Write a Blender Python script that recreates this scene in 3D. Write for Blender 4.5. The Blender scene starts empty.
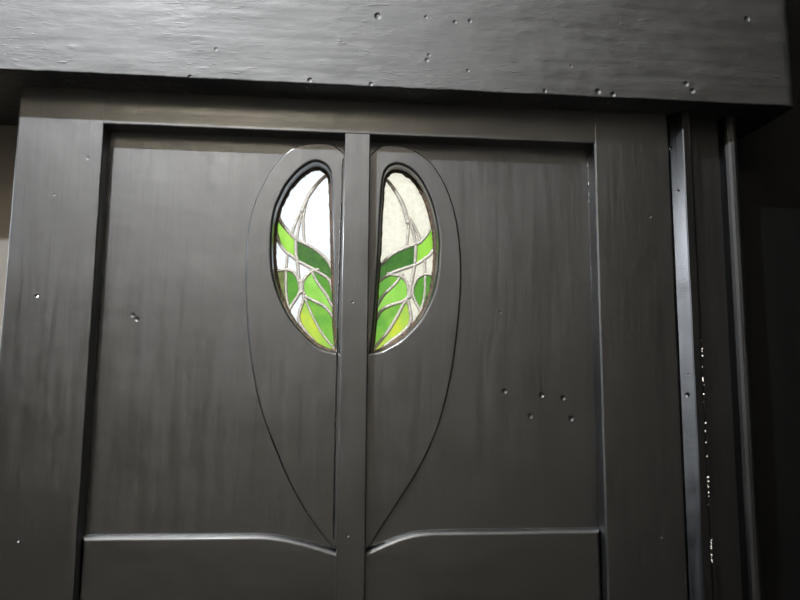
import bpy, bmesh, math, random
from mathutils import Vector, Matrix, geometry, noise
random.seed(7)
scn = bpy.context.scene
COL = scn.collection

# ------------------------------------------------------------------ camera
FPX = 655.0                       # focal length in pixels of an 800 x 600 frame
EYE = Vector((0.0, -0.853, 1.65))
def _ray(px, py): return Vector((px - 400.0, 300.0 - py, -FPX))
UP = _ray(441, -5090).normalized()
RT = _ray(7920, 437); RT = (RT - UP * RT.dot(UP)).normalized()
FW = UP.cross(RT)                 # rows: world axes seen from the camera
ROT = Matrix((RT, FW, UP))        # camera -> world
def P(px, py, y=0.0):
    """point of the plane at depth y that the traced pixel shows"""
    d = ROT @ _ray(px, py)
    t = (y - EYE.y) / d.y
    return EYE + d * t
cam = bpy.data.objects.new('camera', bpy.data.cameras.new('camera'))
cam.data.sensor_width = 36.0; cam.data.lens = 36.0 * FPX / 800.0
cam.data.clip_start = 0.02
cam.matrix_world = Matrix.Translation(EYE) @ ROT.to_4x4()
COL.objects.link(cam); scn.camera = cam

# ------------------------------------------------------------------ materials
def srgb(r, g, b):
    f = lambda c: (c / 255 / 12.92) if c <= 10 else ((c / 255 + .055) / 1.055) ** 2.4
    return (f(r), f(g), f(b), 1)
class NT:
    def __init__(s, name):
        s.m = bpy.data.materials.new(name); s.m.use_nodes = True
        s.t = s.m.node_tree; s.t.nodes.clear()
        s.out = s.n('ShaderNodeOutputMaterial')
    def n(s, typ, **kw):
        nd = s.t.nodes.new(typ)
        for k, v in kw.items():
            if k in nd.inputs: nd.inputs[k].default_value = v
            else: setattr(nd, k, v)
        return nd
    def l(s, a, b): s.t.links.new(a, b)
    def math(s, op, a, b=None, c=None):
        nd = s.n('ShaderNodeMath'); nd.operation = op
        for i, v in enumerate((a, b, c)):
            if v is None: continue
            if isinstance(v, (int, float)): nd.inputs[i].default_value = v
            else: s.l(v, nd.inputs[i])
        return nd.outputs[0]

def paint(name, grain='Z', rough=0.55, stipple=0.0, dents=(), base=(0.0012, 0.0012, 0.0013), streak=0.38, spec=0.5, coat=0.55):
    """thick satin black gloss paint: brush strokes along the grain, dried runs, dents"""
    N = NT(name)
    tc = N.n('ShaderNodeNewGeometry')
    pos = tc.outputs['Position']
    sc = {'Z': (420, 420, 16), 'X': (16, 420, 420)}[grain]
    mp = N.n('ShaderNodeMapping'); mp.inputs['Scale'].default_value = sc; N.l(pos, mp.inputs[0])
    br = N.n('ShaderNodeTexNoise', Scale=1.0, Detail=5.0, Roughness=0.6); N.l(mp.outputs[0], br.inputs['Vector'])
    mp2 = N.n('ShaderNodeMapping'); mp2.inputs['Scale'].default_value = tuple(v * (.25 if v > 100 else .5) for v in sc); N.l(pos, mp2.inputs[0])
    br2 = N.n('ShaderNodeTexNoise', Scale=1.0, Detail=3.0); N.l(mp2.outputs[0], br2.inputs['Vector'])
    wav = N.n('ShaderNodeTexNoise', Scale=9.0, Detail=3.0, Roughness=0.5); N.l(pos, wav.inputs['Vector'])
    h = N.math('MULTIPLY', br.outputs[0], 0.00022 * streak)
    h = N.math('ADD', h, N.math('MULTIPLY', br2.outputs[0], 0.0006 * streak))
    h = N.math('ADD', h, N.math('MULTIPLY', wav.outputs[0], 0.0022))
    if stipple:
        def layer(sc, lo, hi, amp, det=3.0):
            m = N.n('ShaderNodeMapping'); m.inputs['Scale'].default_value = sc; N.l(pos, m.inputs[0])
            t = N.n('ShaderNodeTexNoise', Scale=1.0, Detail=det, Roughness=0.5); N.l(m.outputs[0], t.inputs['Vector'])
            q = N.n('ShaderNodeMapRange'); q.interpolation_type = 'SMOOTHSTEP'; N.l(t.outputs[0], q.inputs[0])
            for i, v in ((1, lo), (2, hi), (3, 0.), (4, amp)): q.inputs[i].default_value = v
            return q.outputs[0]
        mask = layer((11, 11, 14), .42, .62, 1.0)
        g_ = N.math('ADD', layer((48, 48, 170), .60, .80, .0006 * stipple), layer((150, 150, 210), .66, .78, .0006 * stipple))
        h = N.math('ADD', h, N.math('MULTIPLY', g_, mask))
        h = N.math('ADD', h, N.math('MULTIPLY', layer((60, 60, 290), .56, .74, .00026 * stipple), layer((7, 7, 10), .40, .62, 1.0)))
        h = N.math('ADD', h, layer((30, 30, 60), .3, .8, .0004 * stipple))
    for (p, r, dep) in dents:
        ds = N.n('ShaderNodeVectorMath'); ds.operation = 'DISTANCE'
        N.l(pos, ds.inputs[0]); ds.inputs[1].default_value = p
        mr = N.n('ShaderNodeMapRange'); mr.interpolation_type = 'SMOOTHSTEP'; N.l(ds.outputs['Value'], mr.inputs[0])
        for i, v in ((1, r * .25), (2, r), (3, -dep), (4, 0.)): mr.inputs[i].default_value = v
        h = N.math('ADD', h, mr.outputs[0])
    bp = N.n('ShaderNodeBump', Strength=1.0, Distance=1.0); N.l(h, bp.inputs['Height'])
    rr = N.n('ShaderNodeMapRange'); N.l(br2.outputs[0], rr.inputs[0])
    for i, v in ((1, .3), (2, .7), (3, rough - .04), (4, rough + .05)): rr.inputs[i].default_value = v
    # body colour under a satin sheen (short-tailed lobe) and a thin gloss skin
    df = N.n('ShaderNodeBsdfDiffuse'); df.inputs['Color'].default_value = (*base, 1); N.l(bp.outputs[0], df.inputs['Normal'])
    g1 = N.n('ShaderNodeBsdfGlossy'); g1.distribution = 'BECKMANN'
    N.l(rr.outputs[0], g1.inputs['Roughness']); N.l(bp.outputs[0], g1.inputs['Normal'])
    g2 = N.n('ShaderNodeBsdfGlossy'); g2.inputs['Roughness'].default_value = .2; N.l(bp.outputs[0], g2.inputs['Normal'])
    fr = N.n('ShaderNodeFresnel'); fr.inputs['IOR'].default_value = 1.5; N.l(bp.outputs[0], fr.inputs['Normal'])
    m1 = N.n('ShaderNodeMixShader'); N.l(N.math('MULTIPLY', fr.outputs[0], spec * 2), m1.inputs[0])
    N.l(df.outputs[0], m1.inputs[1]); N.l(g1.outputs[0], m1.inputs[2])
    m2 = N.n('ShaderNodeMixShader'); N.l(N.math('MULTIPLY', fr.outputs[0], coat), m2.inputs[0])
    N.l(m1.outputs[0], m2.inputs[1]); N.l(g2.outputs[0], m2.inputs[2])
    N.l(m2.outputs[0], N.out.inputs[0])
    return N.m

def plain(name, col, rough=0.6, bump=0.0, scale=60, var=0.0, col2=None, spec=.5):
    N = NT(name)
    g = N.n('ShaderNodeNewGeometry')
    no = N.n('ShaderNodeTexNoise', Scale=float(scale), Detail=5.0); N.l(g.outputs['Position'], no.inputs['Vector'])
    bs = N.n('ShaderNodeBsdfPrincipled', Roughness=rough)
    bs.inputs['Specular IOR Level'].default_value = spec
    mx = N.n('ShaderNodeMix'); mx.data_type = 'RGBA'
    mx.inputs[6].default_value = col; mx.inputs[7].default_value = col2 or col
    mr = N.n('ShaderNodeMapRange'); N.l(no.outputs[0], mr.inputs[0])
    mr.inputs[1].default_value = .42; mr.inputs[2].default_value = .62
    N.l(mr.outputs[0], mx.inputs[0]); N.l(mx.outputs[2], bs.inputs['Base Color'])
    if bump:
        bp = N.n('ShaderNodeBump', Strength=1.0, Distance=bump); N.l(no.outputs[0], bp.inputs['Height']); N.l(bp.outputs[0], bs.inputs['Normal'])
    N.l(bs.outputs[0], N.out.inputs[0])
    return N.m

def glass(name, c1, c2, scale=60.0, lo=.38, hi=.66, stretch=(1, 1, 1), speck=0.0):
    """obscure coloured glass that scatters the daylight behind it"""
    N = NT(name)
    g = N.n('ShaderNodeNewGeometry')
    mp = N.n('ShaderNodeMapping'); mp.inputs['Scale'].default_value = stretch; N.l(g.outputs['Position'], mp.inputs[0])
    no = N.n('ShaderNodeTexNoise', Scale=scale, Detail=4.0, Roughness=.6); N.l(mp.outputs[0], no.inputs['Vector'])
    mr = N.n('ShaderNodeMapRange'); N.l(no.outputs[0], mr.inputs[0])
    mr.inputs[1].default_value = lo; mr.inputs[2].default_value = hi
    mx = N.n('ShaderNodeMix'); mx.data_type = 'RGBA'
    mx.inputs[6].default_value = c1; mx.inputs[7].default_value = c2
    N.l(mr.outputs[0], mx.inputs[0])
    col = mx.outputs[2]
    if speck:                                     # seeds and bubbles in the glass
        vo = N.n('ShaderNodeTexNoise', Scale=520.0, Detail=2.0); N.l(g.outputs['Position'], vo.inputs['Vector'])
        m2 = N.n('ShaderNodeMapRange'); N.l(vo.outputs[0], m2.inputs[0])
        m2.inputs[1].default_value = .66; m2.inputs[2].default_value = .76; m2.inputs[4].default_value = speck
        mb = N.n('ShaderNodeMix'); mb.data_type = 'RGBA'; mb.inputs[7].default_value = (.9, .95, .8, 1)
        N.l(m2.outputs[0], mb.inputs[0]); N.l(col, mb.inputs[6]); col = mb.outputs[2]
    tr = N.n('ShaderNodeBsdfTranslucent'); N.l(col, tr.inputs[0])
    gl = N.n('ShaderNodeBsdfGlossy', Roughness=.15)
    ho = N.n('ShaderNodeTexNoise', Scale=260.0, Detail=2.0); N.l(g.outputs['Position'], ho.inputs['Vector'])
    bp = N.n('ShaderNodeBump', Strength=1.0, Distance=.0006); N.l(ho.outputs[0], bp.inputs['Height'])
    N.l(bp.outputs[0], gl.inputs['Normal'])
    ms = N.n('ShaderNodeMixShader'); ms.inputs[0].default_value = .04
    N.l(tr.outputs[0], ms.inputs[1]); N.l(gl.outputs[0], ms.inputs[2]); N.l(ms.outputs[0], N.out.inputs[0])
    return N.m

# ------------------------------------------------------------------ mesh helpers
def link(name, bm, mat, parent=None, smooth=False):
    me = bpy.data.meshes.new(name)
    bmesh.ops.recalc_face_normals(bm, faces=bm.faces)
    bm.to_mesh(me); bm.free()
    if smooth:
        for p in me.polygons: p.use_smooth = True
    me.materials.append(mat)
    o = bpy.data.objects.new(name, me); COL.objects.link(o)
    if parent: o.parent = parent
    return o
def tag(o, label, cat, group=None, kind=None):
    o['label'] = label; o['category'] = cat
    if group: o['group'] = group
    if kind: o['kind'] = kind
    return o
def empty(name, loc=(0, 0, 0)):
    o = bpy.data.objects.new(name, None); o.empty_display_size = .05
    COL.objects.link(o); o.location = loc
    return o
def hang(o, root):
    """parent while keeping the mesh where it stands"""
    o.parent = root; o.location = tuple(-v for v in root.location)
    return o
def prism(pts, y0, y1, bevel=0.0, seg=3, bm=None, only_front=True):
    """pts: (x, z) outline, extruded from y0 (front) to y1"""
    bm = bm or bmesh.new()
    a = [bm.verts.new((x, y0, z)) for x, z in pts]
    b = [bm.verts.new((x, y1, z)) for x, z in pts]
    ff = bm.faces.new(a); bm.faces.new(b[::-1])
    n = len(pts)
    for i in range(n): bm.faces.new((a[i], b[i], b[(i + 1) % n], a[(i + 1) % n]))
    if bevel:
        es = list(ff.edges) if only_front else list(bm.edges)
        if not only_front:
            pass
        bmesh.ops.bevel(bm, geom=es, offset=bevel, segments=seg, profile=.5, affect='EDGES', clamp_overlap=True)
    return bm
def rect(x0, x1, z0, z1): return [(x0, z0), (x1, z0), (x1, z1), (x0, z1)]
def catmull(pts, sub=5):
    out = []
    n = len(pts)
    for i in range(n - 1):
        p0 = pts[max(i - 1, 0)]; p1 = pts[i]; p2 = pts[i + 1]; p3 = pts[min(i + 2, n - 1)]
        for k in range(sub):
            t = k / sub
            out.append(.5 * ((2 * p1) + (p2 - p0) * t + (2 * p0 - 5 * p1 + 4 * p2 - p3) * t * t + (3 * p1 - p0 - 3 * p2 + p3) * t ** 3))
    out.append(pts[-1].copy())
    return out
def trace(pix, y, sub=5): return catmull([P(a, b, y) for a, b in pix], sub)
def xz(pts): return [(p.x, p.z) for p in pts]
def area2(l): return sum(l[i][0] * l[(i + 1) % len(l)][1] - l[(i + 1) % len(l)][0] * l[i][1] for i in range(len(l)))
def offset(loop, d):
    """move a closed CCW loop inward by d"""
    n = len(loop); out = []
    for i in range(n):
        a, b, c = Vector(loop[i - 1]), Vector(loop[i]), Vector(loop[(i + 1) % n])
        t1 = (b - a).normalized(); t2 = (c - b).normalized()
        n1 = Vector((-t1.y, t1.x)); n2 = Vector((-t2.y, t2.x))
        m = (n1 + n2); m = m.normalized() if m.length > 1e-6 else n1
        k = min(1 / max(m.dot(n1), .45), 2.2)
        out.append(tuple(b + m * d * k))
    return out
def inside(p, loop):
    c = False; x, y = p; n = len(loop); j = n - 1
    for i in range(n):
        xi, yi = loop[i]; xj, yj = loop[j]
        if (yi > y) != (yj > y) and x < (xj - xi) * (y - yi) / (yj - yi) + xi: c = not c
        j = i
    return c
def plate(outer, hole, yf, yb, rad, hrad, seg=4, deep=None, hdeep=None):
    """flat board with a shaped outline, rounded front arris, and an optional shaped hole"""
    if area2(outer) < 0: outer = outer[::-1]
    bm = bmesh.new()
    def strip(loop, r, back, inward, dep=None):
        dep = dep or r
        loops = []
        loops.append([bm.verts.new((x, back, z)) for x, z in loop])
        for k in range(seg + 1):
            a = math.pi / 2 * k / seg
            lp = offset(loop, inward * r * (1 - math.cos(a)))
            loops.append([bm.verts.new((x, yf + dep * (1 - math.sin(a)), z)) for x, z in lp])
        n = len(loop)
        for A, B in zip(loops, loops[1:]):
            for i in range(n): bm.faces.new((A[i], A[(i + 1) % n], B[(i + 1) % n], B[i]))
        return loops[-1]
    rings = [strip(outer, rad, yb, 1, deep)]
    if hole:
        if area2(hole) < 0: hole = hole[::-1]
        rings.append(strip(hole, hrad, yb, -1, hdeep))
    vs, es, vv = [], [], []
    for r in rings:
        s = len(vs); n = len(r)
        vv += r; vs += [Vector((v.co.x, v.co.z)) for v in r]
        es += [(s + i, s + (i + 1) % n) for i in range(n)]
    ov, oe, of, *_ = geometry.delaunay_2d_cdt(vs, es, [], 0, 1e-7)
    lo = [tuple(Vector((v.co.x, v.co.z))) for v in rings[0]]
    lh = [tuple(Vector((v.co.x, v.co.z))) for v in rings[1]] if hole else None
    if len(ov) == len(vs):
        for f in of:
            c = sum((ov[i] for i in f), Vector((0, 0))) / 3
            if inside(c, lo) and not (lh and inside(c, lh)):
                bm.faces.new([vv[i] for i in f])
    else:
        nv = [bm.verts.new((v.x, yf, v.y)) for v in ov]
        for f in of:
            c = sum((ov[i] for i in f), Vector((0, 0))) / 3
            if inside(c, lo) and not (lh and inside(c, lh)):
                bm.faces.new([nv[i] for i in f])
    return bm
def tube(bm, pts, rad, flat=1.0, seg=10, rough=0.0, seed=0):
    """round bar along pts; rad is a number or one per point; flat squashes it in depth"""
    n = len(pts); rings = []
    for i, p in enumerate(pts):
        t = (pts[min(i + 1, n - 1)] - pts[max(i - 1, 0)]).normalized()
        s = t.cross(Vector((0, 1, 0))).normalized()
        r = rad[i] if isinstance(rad, (list, tuple)) else rad
        r *= 1 + rough * noise.noise(p * 160 + Vector((seed, 0, 0)))
        rings.append([bm.verts.new(p + s * r * math.cos(a) + Vector((0, 1, 0)) * r * flat * math.sin(a)) for a in (2 * math.pi * k / seg for k in range(seg))])
    for A, B in zip(rings, rings[1:]):
        for k in range(seg): bm.faces.new((A[k], A[(k + 1) % seg], B[(k + 1) % seg], B[k]))
    bm.faces.new(rings[0]); bm.faces.new(rings[-1][::-1])
def blob(bm, p, r, flat=.7, seed=0):
    g = bmesh.ops.create_icosphere(bm, subdivisions=2, radius=1.0)
    for v in g['verts']:
        k = 1 + .25 * noise.noise(v.co * 1.7 + Vector((seed, seed, 0)))
        v.co = p + Vector((v.co.x * r * k, v.co.y * r * flat * k, v.co.z * r * k))

# ------------------------------------------------------------------ depths (metres behind the door's front face)
Y_PANEL, Y_PLATE, Y_RAIL, Y_GLASS = 0.026, 0.0195, 0.0155, 0.047
Y_WALL_R, Y_WALL_L, Y_LINTEL = 0.072, 0.142, -0.046
Z_LINTEL = P(400, 88, Y_LINTEL).z
X_LINTEL = P(796, 108, Y_LINTEL).x
ZB = 0.02

# dents the photograph shows, each at its own spot
def dent(px, py, y, r, d): return (tuple(P(px, py, y)), r, d)
D_LINTEL = [dent(686, 84, Y_LINTEL, .0042, .0030), dent(692.5, 91, Y_LINTEL, .0042, .0032), dent(747, 19, Y_LINTEL, .0050, .0019),
            dent(378, 16, Y_LINTEL, .0055, .0019), dent(613, 94.5, Y_LINTEL, .0040, .0026), dent(598, 91.5, Y_LINTEL, .0045, .0024),
            dent(216, 49, Y_LINTEL, .0026, .0010), dent(427, 60, Y_LINTEL, .0034, .0012), dent(429, 55, Y_LINTEL, .0026, .0009),
            dent(426, 17, Y_LINTEL, .0026, .0009), dent(468, 70.5, Y_LINTEL, .0028, .0010), dent(571, 66, Y_LINTEL, .0022, .0010),
            dent(545, 91, Y_LINTEL, .0032, .0012), dent(190, 77, Y_LINTEL, .0036, .0016), dent(310, 80, Y_LINTEL, .0036, .0016),
            dent(371, 84, Y_LINTEL, .0030, .0019), dent(455, 22, Y_LINTEL, .0030, .0010), dent(470, 21, Y_LINTEL, .0030, .0010)]
D_PANEL = [dent(504.5, 391, Y_PANEL, .0045, .0010), dent(541.5, 395, Y_PANEL, .0045, .0013), dent(563, 398, Y_PANEL, .0040, .0011),
           dent(530.5, 416, Y_PANEL, .0042, .0010), dent(571, 418.5, Y_PANEL, .0048, .0013), dent(133, 315, Y_PANEL, .0036, .0006),
           dent(137, 319, Y_PANEL, .0036, .0007), dent(500, 312, Y_PANEL, .0022, .0012)]
D_STILE = [dent(36.5, 296, 0, .0026, .0024), dent(18, 541, 0, .0020, .0016), dent(54, 194.5, 0, .0018, .0010), dent(650, 217, 0, .0020, .0010),
           dent(661, 537.5, 0, .0018, .0019), dent(352.5, 302, 0, .0020, .0019), dent(347.5, 536, 0, .0022, .0020), dent(88, 158, 0, .0034, .0003)]
D_CASE = [dent(670, 148, 0, .0034, .0022), dent(678.5, 191, -.006, .0030, .0018), dent(687, 395, -.008, .0040, .0020), dent(689, 374, -.008, .0026, .0019)]

M_UP = paint('black_gloss_vertical', 'Z', dents=D_STILE)
M_PANEL = paint('black_gloss_panel', 'Z', dents=D_PANEL)
M_RAIL = paint('black_gloss_horizontal', 'X')
M_LINTEL = paint('black_gloss_lintel', 'X', rough=.60, coat=0.02, base=(.005, .005, .005), stipple=1.0, dents=D_LINTEL)
M_CASE = paint('black_gloss_casing', 'Z', rough=.46, coat=.08, dents=D_CASE)
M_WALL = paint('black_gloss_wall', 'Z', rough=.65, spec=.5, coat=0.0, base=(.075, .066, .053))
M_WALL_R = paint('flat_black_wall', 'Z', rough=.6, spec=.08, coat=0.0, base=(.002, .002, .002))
M_BEAD = paint('glossy_paint_bead', 'Z', rough=.28, coat=.5)
M_TRIM = paint('black_paint_moulding', 'Z', rough=.6, spec=.3, coat=.03)
M_LEAD = plain('weathered_lead', (.21, .195, .17, 1), .45, .0010, 420, col2=(.16, .145, .125, 1))
M_RUST = plain('rusty_putty', (.02, .017, .014, 1), .7, .0015, 260, col2=(.07, .04, .024, 1), spec=.2)
M_FLECK = plain('pale_fleck_paint', (.55, .53, .48, 1), .6, .0004, 300, col2=(.3, .27, .22, 1))

# ------------------------------------------------------------------ the door
XL, XR = -0.4225, 0.4535
XP0, XP1 = P(104, 124).x, P(596, 200).x
ZP1 = P(104, 124).z
ZTOP = Z_LINTEL + .004
BACK = 0.054
door = empty('door_1', (0, 0, ZB))
tag(door, 'black painted panelled door with a raised egg shape and two stained glass lights', 'door', kind='structure')
def part(name, bm, mat, root=door, **k): return hang(link(name, bm, mat, **k), root)

def worn(bm, amp, ax=(1, 0, 1), f=34, ymax=.004):
    """slightly uneven hand-painted arrises"""
    for v in bm.verts:
        if v.co.y < ymax:
            n = noise.noise_vector(v.co * f)
            v.co += Vector((n.x * amp * ax[0], 0, n.z * amp * ax[2]))
    return bm
def long_board(x0, x1, z0, z1, y0, y1, bevel, amp, axis='z', seg=3, taper=None):
    """a board cut across its length so that its edges can wander a little"""
    n = 60
    bm = bmesh.new()
    # section around the board, rounded on the two front arrises
    if axis == 'z': a0, a1 = x0, x1
    else: a0, a1 = z0, z1
    sec = [(a0, y1)]
    for k in range(seg + 1):
        a = math.pi / 2 * k / seg
        sec.append((a0 + bevel * (1 - math.cos(a)), y0 + bevel * (1 - math.sin(a))))
    for k in range(seg + 1):
        a = math.pi / 2 * (1 - k / seg)
        sec.append((a1 - bevel * (1 - math.cos(a)), y0 + bevel * (1 - math.sin(a))))
    sec.append((a1, y1))
    rings = []
    for i in range(n + 1):
        t = i / n
        r = []
        for s, y in sec:
            if axis == 'z':
                z = z0 + (z1 - z0) * t
                x = s
                if taper:
                    f = (s - x0) / (x1 - x0); lo, hi = taper(z); x = lo + (hi - lo) * f
                w = noise.noise(Vector((a0 if s < (a0 + a1) / 2 else a1, 0, z * 22))) * amp + noise.noise(Vector((s * 3, 5, z * 90))) * amp * .35
                r.append(bm.verts.new((x + (w if y < y1 else 0), y, z)))
            else:
                x = x0 + (x1 - x0) * t
                w = noise.noise(Vector((x * 22, 0, 3.3 if s < (a0 + a1) / 2 else 9.1))) * amp + noise.noise(Vector((x * 90, 5, s * 3))) * amp * .35
                r.append(bm.verts.new((x, y, s + (w if y < y1 else 0))))
        rings.append(r)
    m = len(sec)
    for A, B in zip(rings, rings[1:]):
        for k in range(m): bm.faces.new((A[k], A[(k + 1) % m], B[(k + 1) % m], B[k]))
    bm.faces.new(rings[0]); bm.faces.new(rings[-1][::-1])
    return bm

part('stile', long_board(XL, XP0, ZB, ZTOP, 0, BACK, .0022, .0007), M_UP)
part('stile', long_board(XP1, XR, ZB, ZTOP, 0, BACK, .0026, .0005), M_UP)
part('top_rail', long_board(XP0 - .0027, XP1 + .0030, ZP1, ZTOP, .0003, BACK, .0024, .0004, axis='x'), M_RAIL)
mu = [(P(345, 135), P(370.7, 135)), (P(336.2, 560), P(365.4, 560))]
def mun(z):
    t = (z - mu[0][0].z) / (mu[1][0].z - mu[0][0].z); t = min(t, 1.2)
    return mu[0][0].x + (mu[1][0].x - mu[0][0].x) * t, mu[0][1].x + (mu[1][1].x - mu[0][1].x) * t
part('muntin', long_board(mu[0][0].x, mu[0][1].x, ZB, ZP1 + .0006, .0004, BACK, .0018, .0004, taper=mun), M_UP)
XM = (mu[1][0].x + mu[1][1].x) / 2

# two recessed panels: each a board behind the frame with a shaped hole behind its light
HOLE_L = [(338, 352.5), (325, 349.5), (315, 344), (307, 337), (299, 329), (292, 320), (286, 310), (281, 300), (277.6, 290), (275, 281), (272.8, 270), (271.7, 255), (271.9, 240), (273, 223), (276, 208), (280, 198), (286, 186), (293, 177), (300, 169.8), (307, 164.6), (313, 162), (319, 162), (325, 165), (329, 170), (330.6, 177), (331.6, 195), (332.4, 225), (333.2, 255), (334.2, 290), (335.2, 320), (336.6, 342), (338, 352.5)]
HOLE_R = [(371, 352.5), (380, 351), (390, 346), (400, 340), (409, 332), (418, 322), (425, 311), (430.8, 299), (435, 285), (437.2, 270), (438.4, 255), (438.6, 240), (437, 226), (434, 211), (430.2, 199), (426, 189.5), (421, 180.5), (415, 173), (408, 167.6), (402, 165), (396, 164.4), (391, 166), (387, 169.8), (384.6, 175.5), (383.2, 185), (382.2, 200), (381.0, 220), (379.8, 245), (378.4, 270), (376.8, 295), (375, 320), (373, 340), (371, 352.5)]
EGG_L = [(333.5, 550), (320, 533), (307, 515), (289, 483), (274, 448), (261, 412), (252.5, 375), (248.2, 342), (246.0, 315), (244.9, 288), (245, 260), (247, 232), (252, 208), (260, 188), (271.5, 168.5), (284, 153.5), (292, 147.5), (301, 144), (316, 142), (329, 143), (337, 146.5), (345, 154)]
EGG_R = [(369, 549.5), (383, 527), (397.6, 504.6), (417, 474), (432, 444), (443, 413), (452, 375), (456.6, 344), (460, 312), (461.8, 282), (461.2, 252), (458, 224), (452.4, 201), (444, 180.5), (432, 162.5), (416.5, 150.5), (406, 146), (396, 144), (386, 144), (378, 147), (371, 153.5)]
BASE_L = [(40, 536.6), (180, 535.4), (230, 534.8), (258, 534.8), (278, 536.4), (300, 540.8), (318, 545.8), (334, 551), (345, 555)]
BASE_R = [(360, 553.5), (370, 549.5), (384, 543.2), (398, 537.6), (412, 533.6), (426, 531.6), (440, 531.0), (500, 530.2), (640, 528.4)]
def back_hole(pix, grow=.003):
    lp = xz(trace(pix, Y_PLATE, 4))[:-1]
    if area2(lp) < 0: lp = lp[::-1]
    return offset(lp, -grow)
for side, HO, EG, BA in (('l', HOLE_L, EGG_L, BASE_L), ('r', HOLE_R, EGG_R, BASE_R)):
    x0, x1 = (XP0 - .006, XM) if side == 'l' else (XM, XP1 + .006)
    pn = part('panel', plate(rect(x0, x1, ZB, ZP1 + .006), back_hole(HO), Y_PANEL, BACK + .002, .0005, .0005, 1), M_PANEL)
    # raised egg-shaped half carrying the light
    out = trace(EG, Y_PLATE, 5)
    xm = XM + (.004 if side == 'l' else -.004)
    loop = xz(out) + [(xm, out[-1].z - .002), (xm, out[0].z + .002)]
    hole = xz(trace(HO, Y_PLATE, 4))[:-1]
    pl = part('raised_half_egg', plate(loop, hole, Y_PLATE, BACK - .003, .0030, .0042, 6, .0062, .0044), M_PANEL)
    # lower field with its shaped top edge
    top = trace(BA, Y_RAIL, 6)
    if side == 'l': top = [p for p in top if p.x > XP0 - .010]; lp = [(XP0 - .010, ZB)] + xz(top) + [(XM, top[-1].z), (XM, ZB)]
    else: top = [p for p in top if p.x < XP1 + .010]; lp = [(XM, ZB), (XM, top[0].z)] + xz(top) + [(XP1 + .010, ZB)]
    part('lower_panel', plate(lp, None, Y_RAIL, BACK - .001, .0062, 0, 7, .0098), M_RAIL)

# drips and beads of paint in the corners where boards meet
def bead(pix, y, r, amp, seed, step=.0022):
    pts = trace(pix, y, 8)
    dense = []
    for a, b in zip(pts, pts[1:]):
        k = max(1, int((b - a).length / step))
        dense += [a.lerp(b, i / k) for i in range(k)]
    rad = [max(.0003, r * (1 + amp * noise.noise(p * 330 + Vector((seed, 0, 0))))) for p in dense]
    bm = bmesh.new(); tube(bm, dense, rad, 1.0, 8)
    return link('paint_bead', bm, M_BEAD, smooth=True)
hang(bead([(342.9, 158), (341.5, 200), (339.6, 260), (337.4, 330), (336.0, 400), (334.6, 470), (333.4, 540)], Y_PLATE - .0002, .0011, .7, 1), door)
hang(bead([(587.6, 155), (589.6, 220), (592, 290), (595, 370), (598, 450), (600.4, 522)], Y_PANEL - .0002, .0012, .8, 2), door)
hang(bead([(110, 150), (107, 200), (103, 260), (98, 330), (93, 400)], Y_PANEL - .0002, .0012, .7, 4), door)

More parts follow.
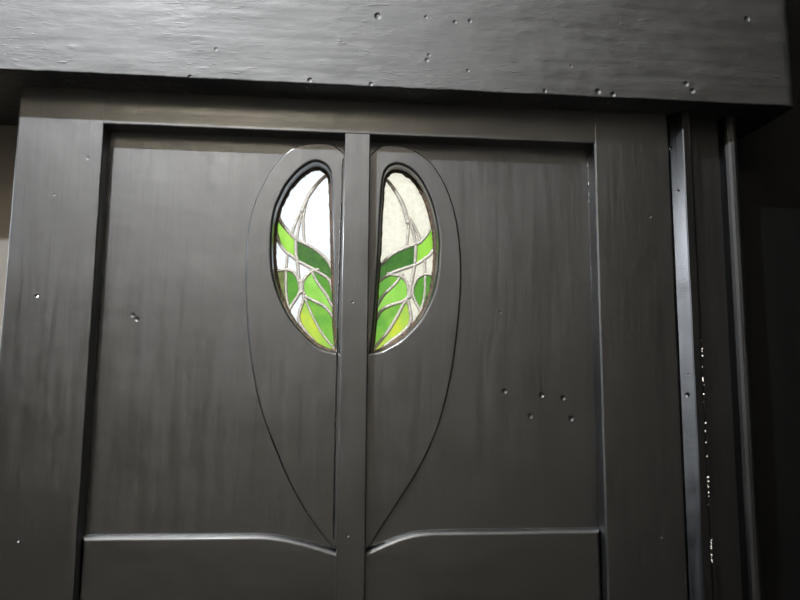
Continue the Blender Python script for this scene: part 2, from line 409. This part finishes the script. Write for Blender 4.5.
# ------------------------------------------------------------------ stained glass
def pane_set(which, HO, leads, colours, clear_mats, label, base):
    root = empty('stained_glass_light', (0, 0, 0))
    edge = xz(trace(HO, Y_PLATE, 5))[:-1]
    if area2(edge) < 0: edge = edge[::-1]
    border = offset(edge, -.0022)
    cx = sum(p[0] for p in border) / len(border); zlow = min(p[1] for p in border)
    root.location = (cx, Y_GLASS, zlow)
    tag(root, label, 'stained glass', 'leaf patterned stained glass lights in the door')
    # split the pane along the lead lines
    vs, es = [], []
    def chain(pts, closed=False):
        s = len(vs); vs.extend(Vector(p) for p in pts)
        n = len(pts)
        es.extend((s + i, s + i + 1) for i in range(n - 1))
        if closed: es.append((s + n - 1, s))
    chain(border, True)
    lines = []
    for pix, w in leads:
        pts = trace(pix, Y_GLASS, 5); lines.append((pts, w))
        lp = [pts[0] + (pts[0] - pts[1]).normalized() * .0022] + pts + [pts[-1] + (pts[-1] - pts[-2]).normalized() * .0022]
        chain(xz(lp))
    ov, oe, of, ove, oee, _ = geometry.delaunay_2d_cdt(vs, es, [], 0, 1e-6)
    fixed = {tuple(sorted(e)) for e, src in zip(oe, oee) if src}
    emap = {}
    for i, f in enumerate(of):
        for k in range(3): emap.setdefault(tuple(sorted((f[k], f[(k + 1) % 3]))), []).append(i)
    keep = [inside(sum((ov[v] for v in f), Vector((0, 0))) / 3, border) for f in of]
    reg = [-1] * len(of); regions = []
    for i in range(len(of)):
        if reg[i] >= 0 or not keep[i]: continue
        st = [i]; reg[i] = len(regions); mem = []
        while st:
            a = st.pop(); mem.append(a); f = of[a]
            for k in range(3):
                e = tuple(sorted((f[k], f[(k + 1) % 3])))
                if e in fixed: continue
                for b in emap[e]:
                    if keep[b] and reg[b] < 0: reg[b] = reg[i]; st.append(b)
        regions.append(mem)
    seeds = [((lambda q: (q.x, q.z))(P(a, b, Y_GLASS)), m) for a, b, m in colours]
    def area(mem):
        return sum(abs((ov[of[f][1]] - ov[of[f][0]]).cross(ov[of[f][2]] - ov[of[f][0]])) / 2 for f in mem)
    glass_root = None
    for mem in regions:
        if area(mem) < 2e-7: continue
        mat = None
        for (sx, sz), m in seeds:
            for f in mem:
                if inside((sx, sz), [tuple(ov[v]) for v in of[f]]): mat = m
        mat = mat or clear_mats
        bm = bmesh.new(); d = {}
        for f in (of[i] for i in mem):
            for v in f:
                if v not in d: d[v] = (bm.verts.new((ov[v].x, Y_GLASS, ov[v].y)), bm.verts.new((ov[v].x, Y_GLASS + .003, ov[v].y)))
            a, b, c = f
            bm.faces.new((d[a][0], d[b][0], d[c][0])); bm.faces.new((d[c][1], d[b][1], d[a][1]))
        for f in (of[i] for i in mem):
            for k in range(3):
                a, b = f[k], f[(k + 1) % 3]; e = tuple(sorted((a, b)))
                nb = [q for q in emap[e] if q in mem]
                if len(nb) == 1:
                    try: bm.faces.new((d[a][0], d[b][0], d[b][1], d[a][1]))
                    except ValueError: pass
        hang(link('glass_pane', bm, mat), root)
    # the lead network
    bm = bmesh.new()
    for i, (pts, w) in enumerate(lines):
        n = len(pts)
        if isinstance(w, tuple): rad = [w[0] + (w[1] - w[0]) * k / (n - 1) for k in range(n)]
        else: rad = [w] * n
        tube(bm, pts, rad, .75, 10, .16, i)
        for p in (pts[0], pts[-1]): blob(bm, p, rad[0] * 1.12 if p is pts[0] else rad[-1] * 1.12, .8, i)
    hang(link('lead_came', bm, M_LEAD, smooth=True), root)
    # rusty, putty-filled border came
    bm = bmesh.new()
    rim = [Vector((x, Y_GLASS - .001, z)) for x, z in offset(edge, .0004)]
    rim.append(rim[0].copy())
    tube(bm, rim, [.0036 * (1 + .3 * noise.noise(p * 190)) for p in rim], 1.0, 8, .12)
    hang(link('putty_border', bm, M_RUST, smooth=True), root)
    return root

W = .0024
LEADS_L = [
    ([(335, 170), (329, 174.5), (325, 176.5), (319, 182), (313, 189.5), (308, 197), (304.6, 205), (302, 211)], (.0024, .0030)),
    ([(308.6, 195), (305.0, 203), (301.4, 211), (297, 220), (293.8, 228), (292, 235.5)], (.0020, .0019)),
    ([(308.8, 195), (305.0, 204), (301.8, 214), (299.2, 225), (297.6, 234), (296.8, 241)], (.0018, .0018)),
    ([(309.4, 194), (306.2, 202), (304.4, 211), (303.4, 221), (303.6, 231), (304.6, 244)], (.0020, .0020)),
    ([(271, 203), (277, 213.5), (281.5, 223), (287, 230), (292.5, 236), (298, 240.3), (305, 244), (313, 248.2), (321, 254), (327, 260), (331, 266.5), (334.5, 276), (338.5, 288)], W),
    ([(272, 220), (276.8, 234), (280, 244), (286, 252), (292, 256.2), (298, 261.3), (307, 266), (315, 270.5), (323, 275), (329, 280), (331.8, 287), (334.5, 299), (338.5, 316)], W),
    ([(295.8, 239), (296, 253), (297.4, 262), (298.4, 273), (300, 282)], W),
    ([(287.5, 253), (286.8, 262), (286, 271), (286, 283), (286.2, 293), (287.5, 301), (289.5, 311)], .0019),
    ([(274, 272), (279, 270.8), (284, 269.8), (289, 270), (294, 273), (297.5, 278), (299.6, 284), (300, 290), (299, 294), (296, 299), (292, 305), (287, 313)], W),
    ([(318, 269.8), (313, 271), (309, 273.5), (305, 277.8), (302.8, 283), (302.4, 288), (303.8, 294), (306, 297), (310, 299), (316, 302), (322, 305), (327, 309), (331, 314), (337, 323)], W),
    ([(301.2, 281), (301.6, 286), (301.8, 292)], .0031),
    ([(311, 270.4), (313, 274), (317, 282), (322, 289), (327, 296), (330.5, 303), (337, 314)], .0021),
    ([(304, 294), (303.4, 300), (301.4, 306), (299.4, 312), (298.6, 318), (300.2, 323), (304, 329.5), (309, 336), (314, 341.5), (319, 347), (324, 353)], W),
    ([(304, 294), (306, 301), (309.4, 309), (314, 319), (320, 330), (326, 339), (333, 347), (339, 354)], .0016),
]
LEADS_R = [
    ([(381, 176), (386.5, 180), (391.5, 185.5), (396.5, 193), (400.5, 200), (403.6, 207), (406, 215), (408.4, 222)], (.0022, .0036)),
    ([(406.4, 216.5), (408, 222), (408.4, 230), (407.6, 238), (407, 248)], (.0022, .0019)),
    ([(406.6, 216.4), (409.5, 222), (412.4, 229), (414.6, 238), (415.8, 247)], (.0025, .0021)),
    ([(406.8, 216.3), (410.6, 220.5), (414, 226), (418, 234), (420.6, 242.5)], (.0025, .0020)),
    ([(372, 270), (382, 264), (388, 258), (395, 253), (402, 249.5), (409, 246.6), (416, 244.4), (421, 241.5), (426, 236), (429.6, 230), (432.6, 222), (435, 210), (438, 198)], W),
    ([(374, 287), (379, 281.5), (385, 277), (392, 273), (400, 270), (408, 267.4), (416, 264.5), (424, 259.5), (430, 254.5), (434.5, 248), (437, 241), (442, 230)], W),
    ([(415.8, 243), (415.6, 253), (415, 263), (413.6, 272), (411.8, 281), (410.4, 290)], W),
    ([(424.6, 258.5), (425, 268), (425, 278), (425, 288), (424.4, 296), (422, 307), (418, 318)], .0019),
    ([(443, 276), (435, 275.8), (428, 274.5), (422, 275.3), (417, 279), (414, 285), (412.6, 291), (413.4, 297), (416, 303), (419, 308.5), (423, 318)], W),
    ([(387.5, 273.6), (394, 275), (400, 276.2), (404, 279), (407.4, 284), (408.6, 290), (408.4, 296), (405.5, 300), (399, 302.8), (392, 304.8), (385, 308), (380, 312.5), (376, 320), (371, 329)], W),
    ([(410.6, 285), (410.3, 290), (409.6, 297)], .0028),
    ([(402.4, 274.6), (400.4, 277), (396, 283), (390, 289), (384.5, 294), (380, 301), (375, 310.5), (370, 321)], .0021),
    ([(407.4, 298), (409, 305), (410.6, 313), (411, 319), (409, 325), (404.5, 330.5), (398, 336), (390, 342), (381, 349), (372, 357)], W),
    ([(408, 298), (403.8, 304), (399.6, 312), (394, 322), (387.6, 332), (380, 341.5), (370, 353.5), (363, 362)], .0024),
]
def G(n, a, b, **k):            # light crosses both faces of a pane, so each face takes the square root of the colour
    q = lambda c: tuple(v ** .5 for v in srgb(*c)[:3]) + (1,)
    return glass(n, q(a), q(b), **k)
GL_LIME = G('lime_glass', (118, 186, 48), (160, 216, 78), speck=.25, stretch=(1, 1, .4))
GL_DARK = G('deep_green_glass', (30, 88, 22), (52, 112, 26), speck=.45)
GL_MID = G('leaf_green_glass', (60, 132, 30), (84, 150, 40), speck=.35)
GL_BRIGHT = G('bright_green_glass', (122, 186, 66), (150, 208, 92), speck=.25)
GL_YEL = G('yellow_green_glass', (128, 182, 74), (196, 204, 52), speck=.3, scale=38)
GL_PATCH = G('streaky_green_glass', (78, 148, 46), (138, 190, 62), speck=.25, scale=42)
GL_OLIVE = G('dirty_green_glass', (70, 84, 40), (120, 140, 70))
GL_CLEAR_L = G('obscure_clear_glass', (214, 223, 230), (244, 248, 250), scale=150, lo=.4, hi=.6)
GL_CLEAR_R = G('obscure_cream_glass', (206, 203, 186), (228, 225, 210), scale=150, lo=.4, hi=.6)
COL_L = [(283, 240, GL_LIME), (290, 245, GL_LIME), (315, 258, GL_DARK), (304, 254, GL_DARK), (326, 268, GL_DARK), (281, 282, GL_OLIVE), (292, 285, GL_MID), (309, 285, GL_BRIGHT), (318, 296, GL_BRIGHT),
         (325, 284, GL_MID), (304, 315, GL_YEL), (310, 330, GL_YEL), (320, 315, GL_PATCH), (328, 330, GL_PATCH)]
COL_R = [(400, 260, GL_DARK), (388, 268, GL_DARK), (423, 250, GL_LIME), (431, 240, GL_LIME), (419, 290, GL_MID), (429, 283, GL_MID), (385, 286, GL_PATCH), (390, 281, GL_PATCH), (400, 290, GL_BRIGHT), (390, 297, GL_BRIGHT),
         (390, 315, GL_PATCH), (382, 330, GL_PATCH), (405, 316, GL_YEL), (395, 330, GL_YEL)]
pane_set('l', HOLE_L, LEADS_L, COL_L, GL_CLEAR_L, 'leaded stained glass light with cool white top and green leaves, left of the middle bar', 0)
pane_set('r', HOLE_R, LEADS_R, COL_R, GL_CLEAR_R, 'leaded stained glass light with cream white top and green leaves, right of the middle bar', 0)

# ------------------------------------------------------------------ lintel board over the door
def lintel():
    bm = bmesh.new()
    x0, x1, z0, z1 = -1.9, X_LINTEL, Z_LINTEL, 2.34
    n = 150
    rings = []
    seg = 4; b = .0022; c = .013
    for i in range(n + 1):
        t = i / n
        x = x0 + (x1 - c - x0) * t
        w = noise.noise(Vector((x * 60, 1.7, 0))) * .0007 + noise.noise(Vector((x * 14, 4.2, 0))) * .0008
        r = [(Y_WALL_L + .03, z0)]
        for k in range(seg + 1):
            a = math.pi / 2 * k / seg
            r.append((Y_LINTEL + b * (1 - math.sin(a)), z0 + w + b * (1 - math.cos(a))))
        r += [(Y_LINTEL, z1), (Y_WALL_L + .03, z1)]
        rings.append([bm.verts.new((x, y, z)) for y, z in r])
    # worn right-hand end: the arris is knocked back
    for k in range(1, 5):
        a = math.pi / 2 * k / 4
        rings.append([bm.verts.new((x1 - c + c * math.sin(a), max(v.co.y, Y_LINTEL + .006 * (1 - math.cos(a))) if v.co.y < 0 else v.co.y, v.co.z)) for v in rings[n]])
    m = len(rings[0])
    for A, B in zip(rings, rings[1:]):
        for k in range(m): bm.faces.new((A[k], A[(k + 1) % m], B[(k + 1) % m], B[k]))
    bm.faces.new(rings[0]); bm.faces.new(rings[-1][::-1])
    return bm
li = link('trim_1', lintel(), M_LINTEL)
tag(li, 'deep black painted lintel board with dents overhanging the top of the door', 'lintel', kind='structure')

# ------------------------------------------------------------------ casing right of the door
cas = empty('trim_2', (XR, 0, ZB)); tag(cas, 'black painted casing with a bright splayed edge right of the door', 'door casing', kind='structure')
def run(sec, z0, z1, amp=.0004, n=70, mat=M_CASE, name='casing_board'):
    bm = bmesh.new(); rings = []
    for i in range(n + 1):
        z = z0 + (z1 - z0) * i / n
        rings.append([bm.verts.new((x + noise.noise(Vector((x * 40, 2, z * 30))) * amp, y + noise.noise(Vector((x * 40, 7, z * 30))) * amp, z)) for x, y in sec])
    m = len(sec)
    for A, B in zip(rings, rings[1:]):
        for k in range(m): bm.faces.new((A[k], A[(k + 1) % m], B[(k + 1) % m], B[k]))
    bm.faces.new(rings[0]); bm.faces.new(rings[-1][::-1])
    return hang(link(name, bm, mat), cas)
X0 = XR + .0015
SP = .0112; SD = .0166
def arc(cx, cy, r, a0, a1, n): return [(cx + r * math.cos(math.radians(a0 + (a1 - a0) * k / n)), cy + r * math.sin(math.radians(a0 + (a1 - a0) * k / n))) for k in range(n + 1)]
run([(X0, .05), (X0, .002), (X0 + .0005, .0005), (X0 + SP - .0008, -SD + .0014), (X0 + SP + .0005, -SD), (X0 + SP + .010, -SD + .0003), (X0 + SP + .0125, -SD + .001), (X0 + SP + .0135, -SD + .004), (X0 + SP + .0135, .05)], ZB, ZTOP, name='splayed_bead')
run([(X0 + SP + .0135, .05), (X0 + SP + .0135, .015), (.5365, .015), (.5365, .05)], ZB, ZTOP, .0001, mat=M_TRIM, name='casing_board')
run([(.536, Y_WALL_R), (.536, .006)] + arc(.5465, .0045, .0105, 180, 360, 8) + [(.558, .006), (.558, Y_WALL_R)], ZB, ZTOP, .0002, mat=M_TRIM, name='edge_moulding')
# pale flecks scattered along the outer edge of the bead
random.seed(11)
bm = bmesh.new()
xe = X0 + SP + .0125
for i in range(46):
    py = random.choice([random.uniform(470, 506), random.uniform(540, 566), random.uniform(385, 470), random.uniform(340, 385)])
    z = P(705, py, -SD).z
    blob(bm, Vector((xe + random.uniform(-.0015, .0008), -SD + .0012, z)), random.uniform(.0005, .0013), 1.0, i)
fl = hang(link('pale_flecks', bm, M_FLECK), cas); fl['kind'] = 'stuff'

# ------------------------------------------------------------------ walls, floor, ceiling
def box(name, x0, x1, y0, y1, z0, z1, mat, label, cat):
    o = link(name, prism(rect(x0, x1, z0, z1), y0, y1), mat)
    return tag(o, label, cat, kind='structure')
M_PLASTER = plain('warm_white_plaster', srgb(206, 200, 188), .85, .0008, 40, col2=srgb(198, 191, 178))
M_FLOOR = plain('dark_floorboards', srgb(40, 34, 29), .6, .0005, 20, col2=srgb(30, 26, 22))
H = 3.3
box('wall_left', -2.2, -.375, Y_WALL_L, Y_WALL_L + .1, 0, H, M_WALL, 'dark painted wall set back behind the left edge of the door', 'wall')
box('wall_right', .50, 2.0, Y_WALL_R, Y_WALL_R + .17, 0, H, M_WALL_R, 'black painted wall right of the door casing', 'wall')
box('wall_top', -.375, .50, Y_WALL_L + .03, Y_WALL_L + .1, 2.03, H, M_WALL, 'black painted wall above the door behind the lintel', 'wall')
box('light_block_left', -.40, -.375, BACK + .001, Y_WALL_L + .1, 0, ZTOP, M_WALL, 'hidden black block added behind the left edge of the door against light leaks', 'light block')  # unseen piece added to keep the back light from leaking past the door
box('light_block_right', .456, .4995, BACK + .006, Y_WALL_R + .17, 0, ZTOP, M_WALL, 'hidden black block added behind the right edge of the door against light leaks', 'light block')  # added out of sight too, closes the right-hand gap against the back light
box('floor', -2.3, 2.1, -3.6, 1.4, -.08, 0, M_FLOOR, 'dark floor below the door', 'floor')
box('wall_back', -2.3, 2.1, -3.7, -3.6, 0, H, M_PLASTER, 'pale wall facing the door across the room', 'wall')
box('ceiling', -2.3, 2.1, -3.6, .24, H, H + .08, M_PLASTER, 'pale ceiling above the lintel', 'ceiling')

# ------------------------------------------------------------------ light
def area_light(name, loc, aim, sx, sy, power, col, spread=180):
    d = bpy.data.lights.new(name, 'AREA'); d.shape = 'RECTANGLE'; d.size = sx; d.size_y = sy
    d.energy = power; d.color = col; d.spread = math.radians(spread)
    o = bpy.data.objects.new(name, d); COL.objects.link(o); o.location = loc
    o.rotation_euler = (Vector(aim) - Vector(loc)).to_track_quat('-Z', 'Y').to_euler()
    return o
def point_light(name, loc, power, col, r):
    d = bpy.data.lights.new(name, 'POINT'); d.energy = power; d.color = col; d.shadow_soft_size = r
    o = bpy.data.objects.new(name, d); COL.objects.link(o); o.location = loc
    return o
K = Vector((-.54, -1.05, Z_LINTEL + .90 * 1.05))
point_light('ceiling_lamp', K, 335, (.88, .93, 1.0), .015)
area_light('warm_uplight', (-.6, -2.7, 2.55), (-.6, -2.69, 3.3), .9, .4, 155, (1.0, .955, .87), 125)
area_light('left_edge_light', (-2.0, -.17, 2.46), (.45, -.01, 1.86), .20, .62, 115, (.86, .92, 1.0))  # narrow cool lamp added at left to brighten the splayed casing edge
area_light('daylight_behind_door', (0, 1.0, 1.80), (0, 0, 1.75), .9, 1.1, 9, (.97, .99, 1.0), 120)
w = bpy.data.worlds.new('world'); scn.world = w; w.use_nodes = True
w.node_tree.nodes['Background'].inputs[0].default_value = (1, .9, .75, 1)
w.node_tree.nodes['Background'].inputs[1].default_value = .01

vs_ = scn.view_settings
vs_.view_transform = 'Standard'; vs_.look = 'None'; vs_.gamma = 1.0; vs_.use_curve_mapping = False
vs_.exposure = 0.0
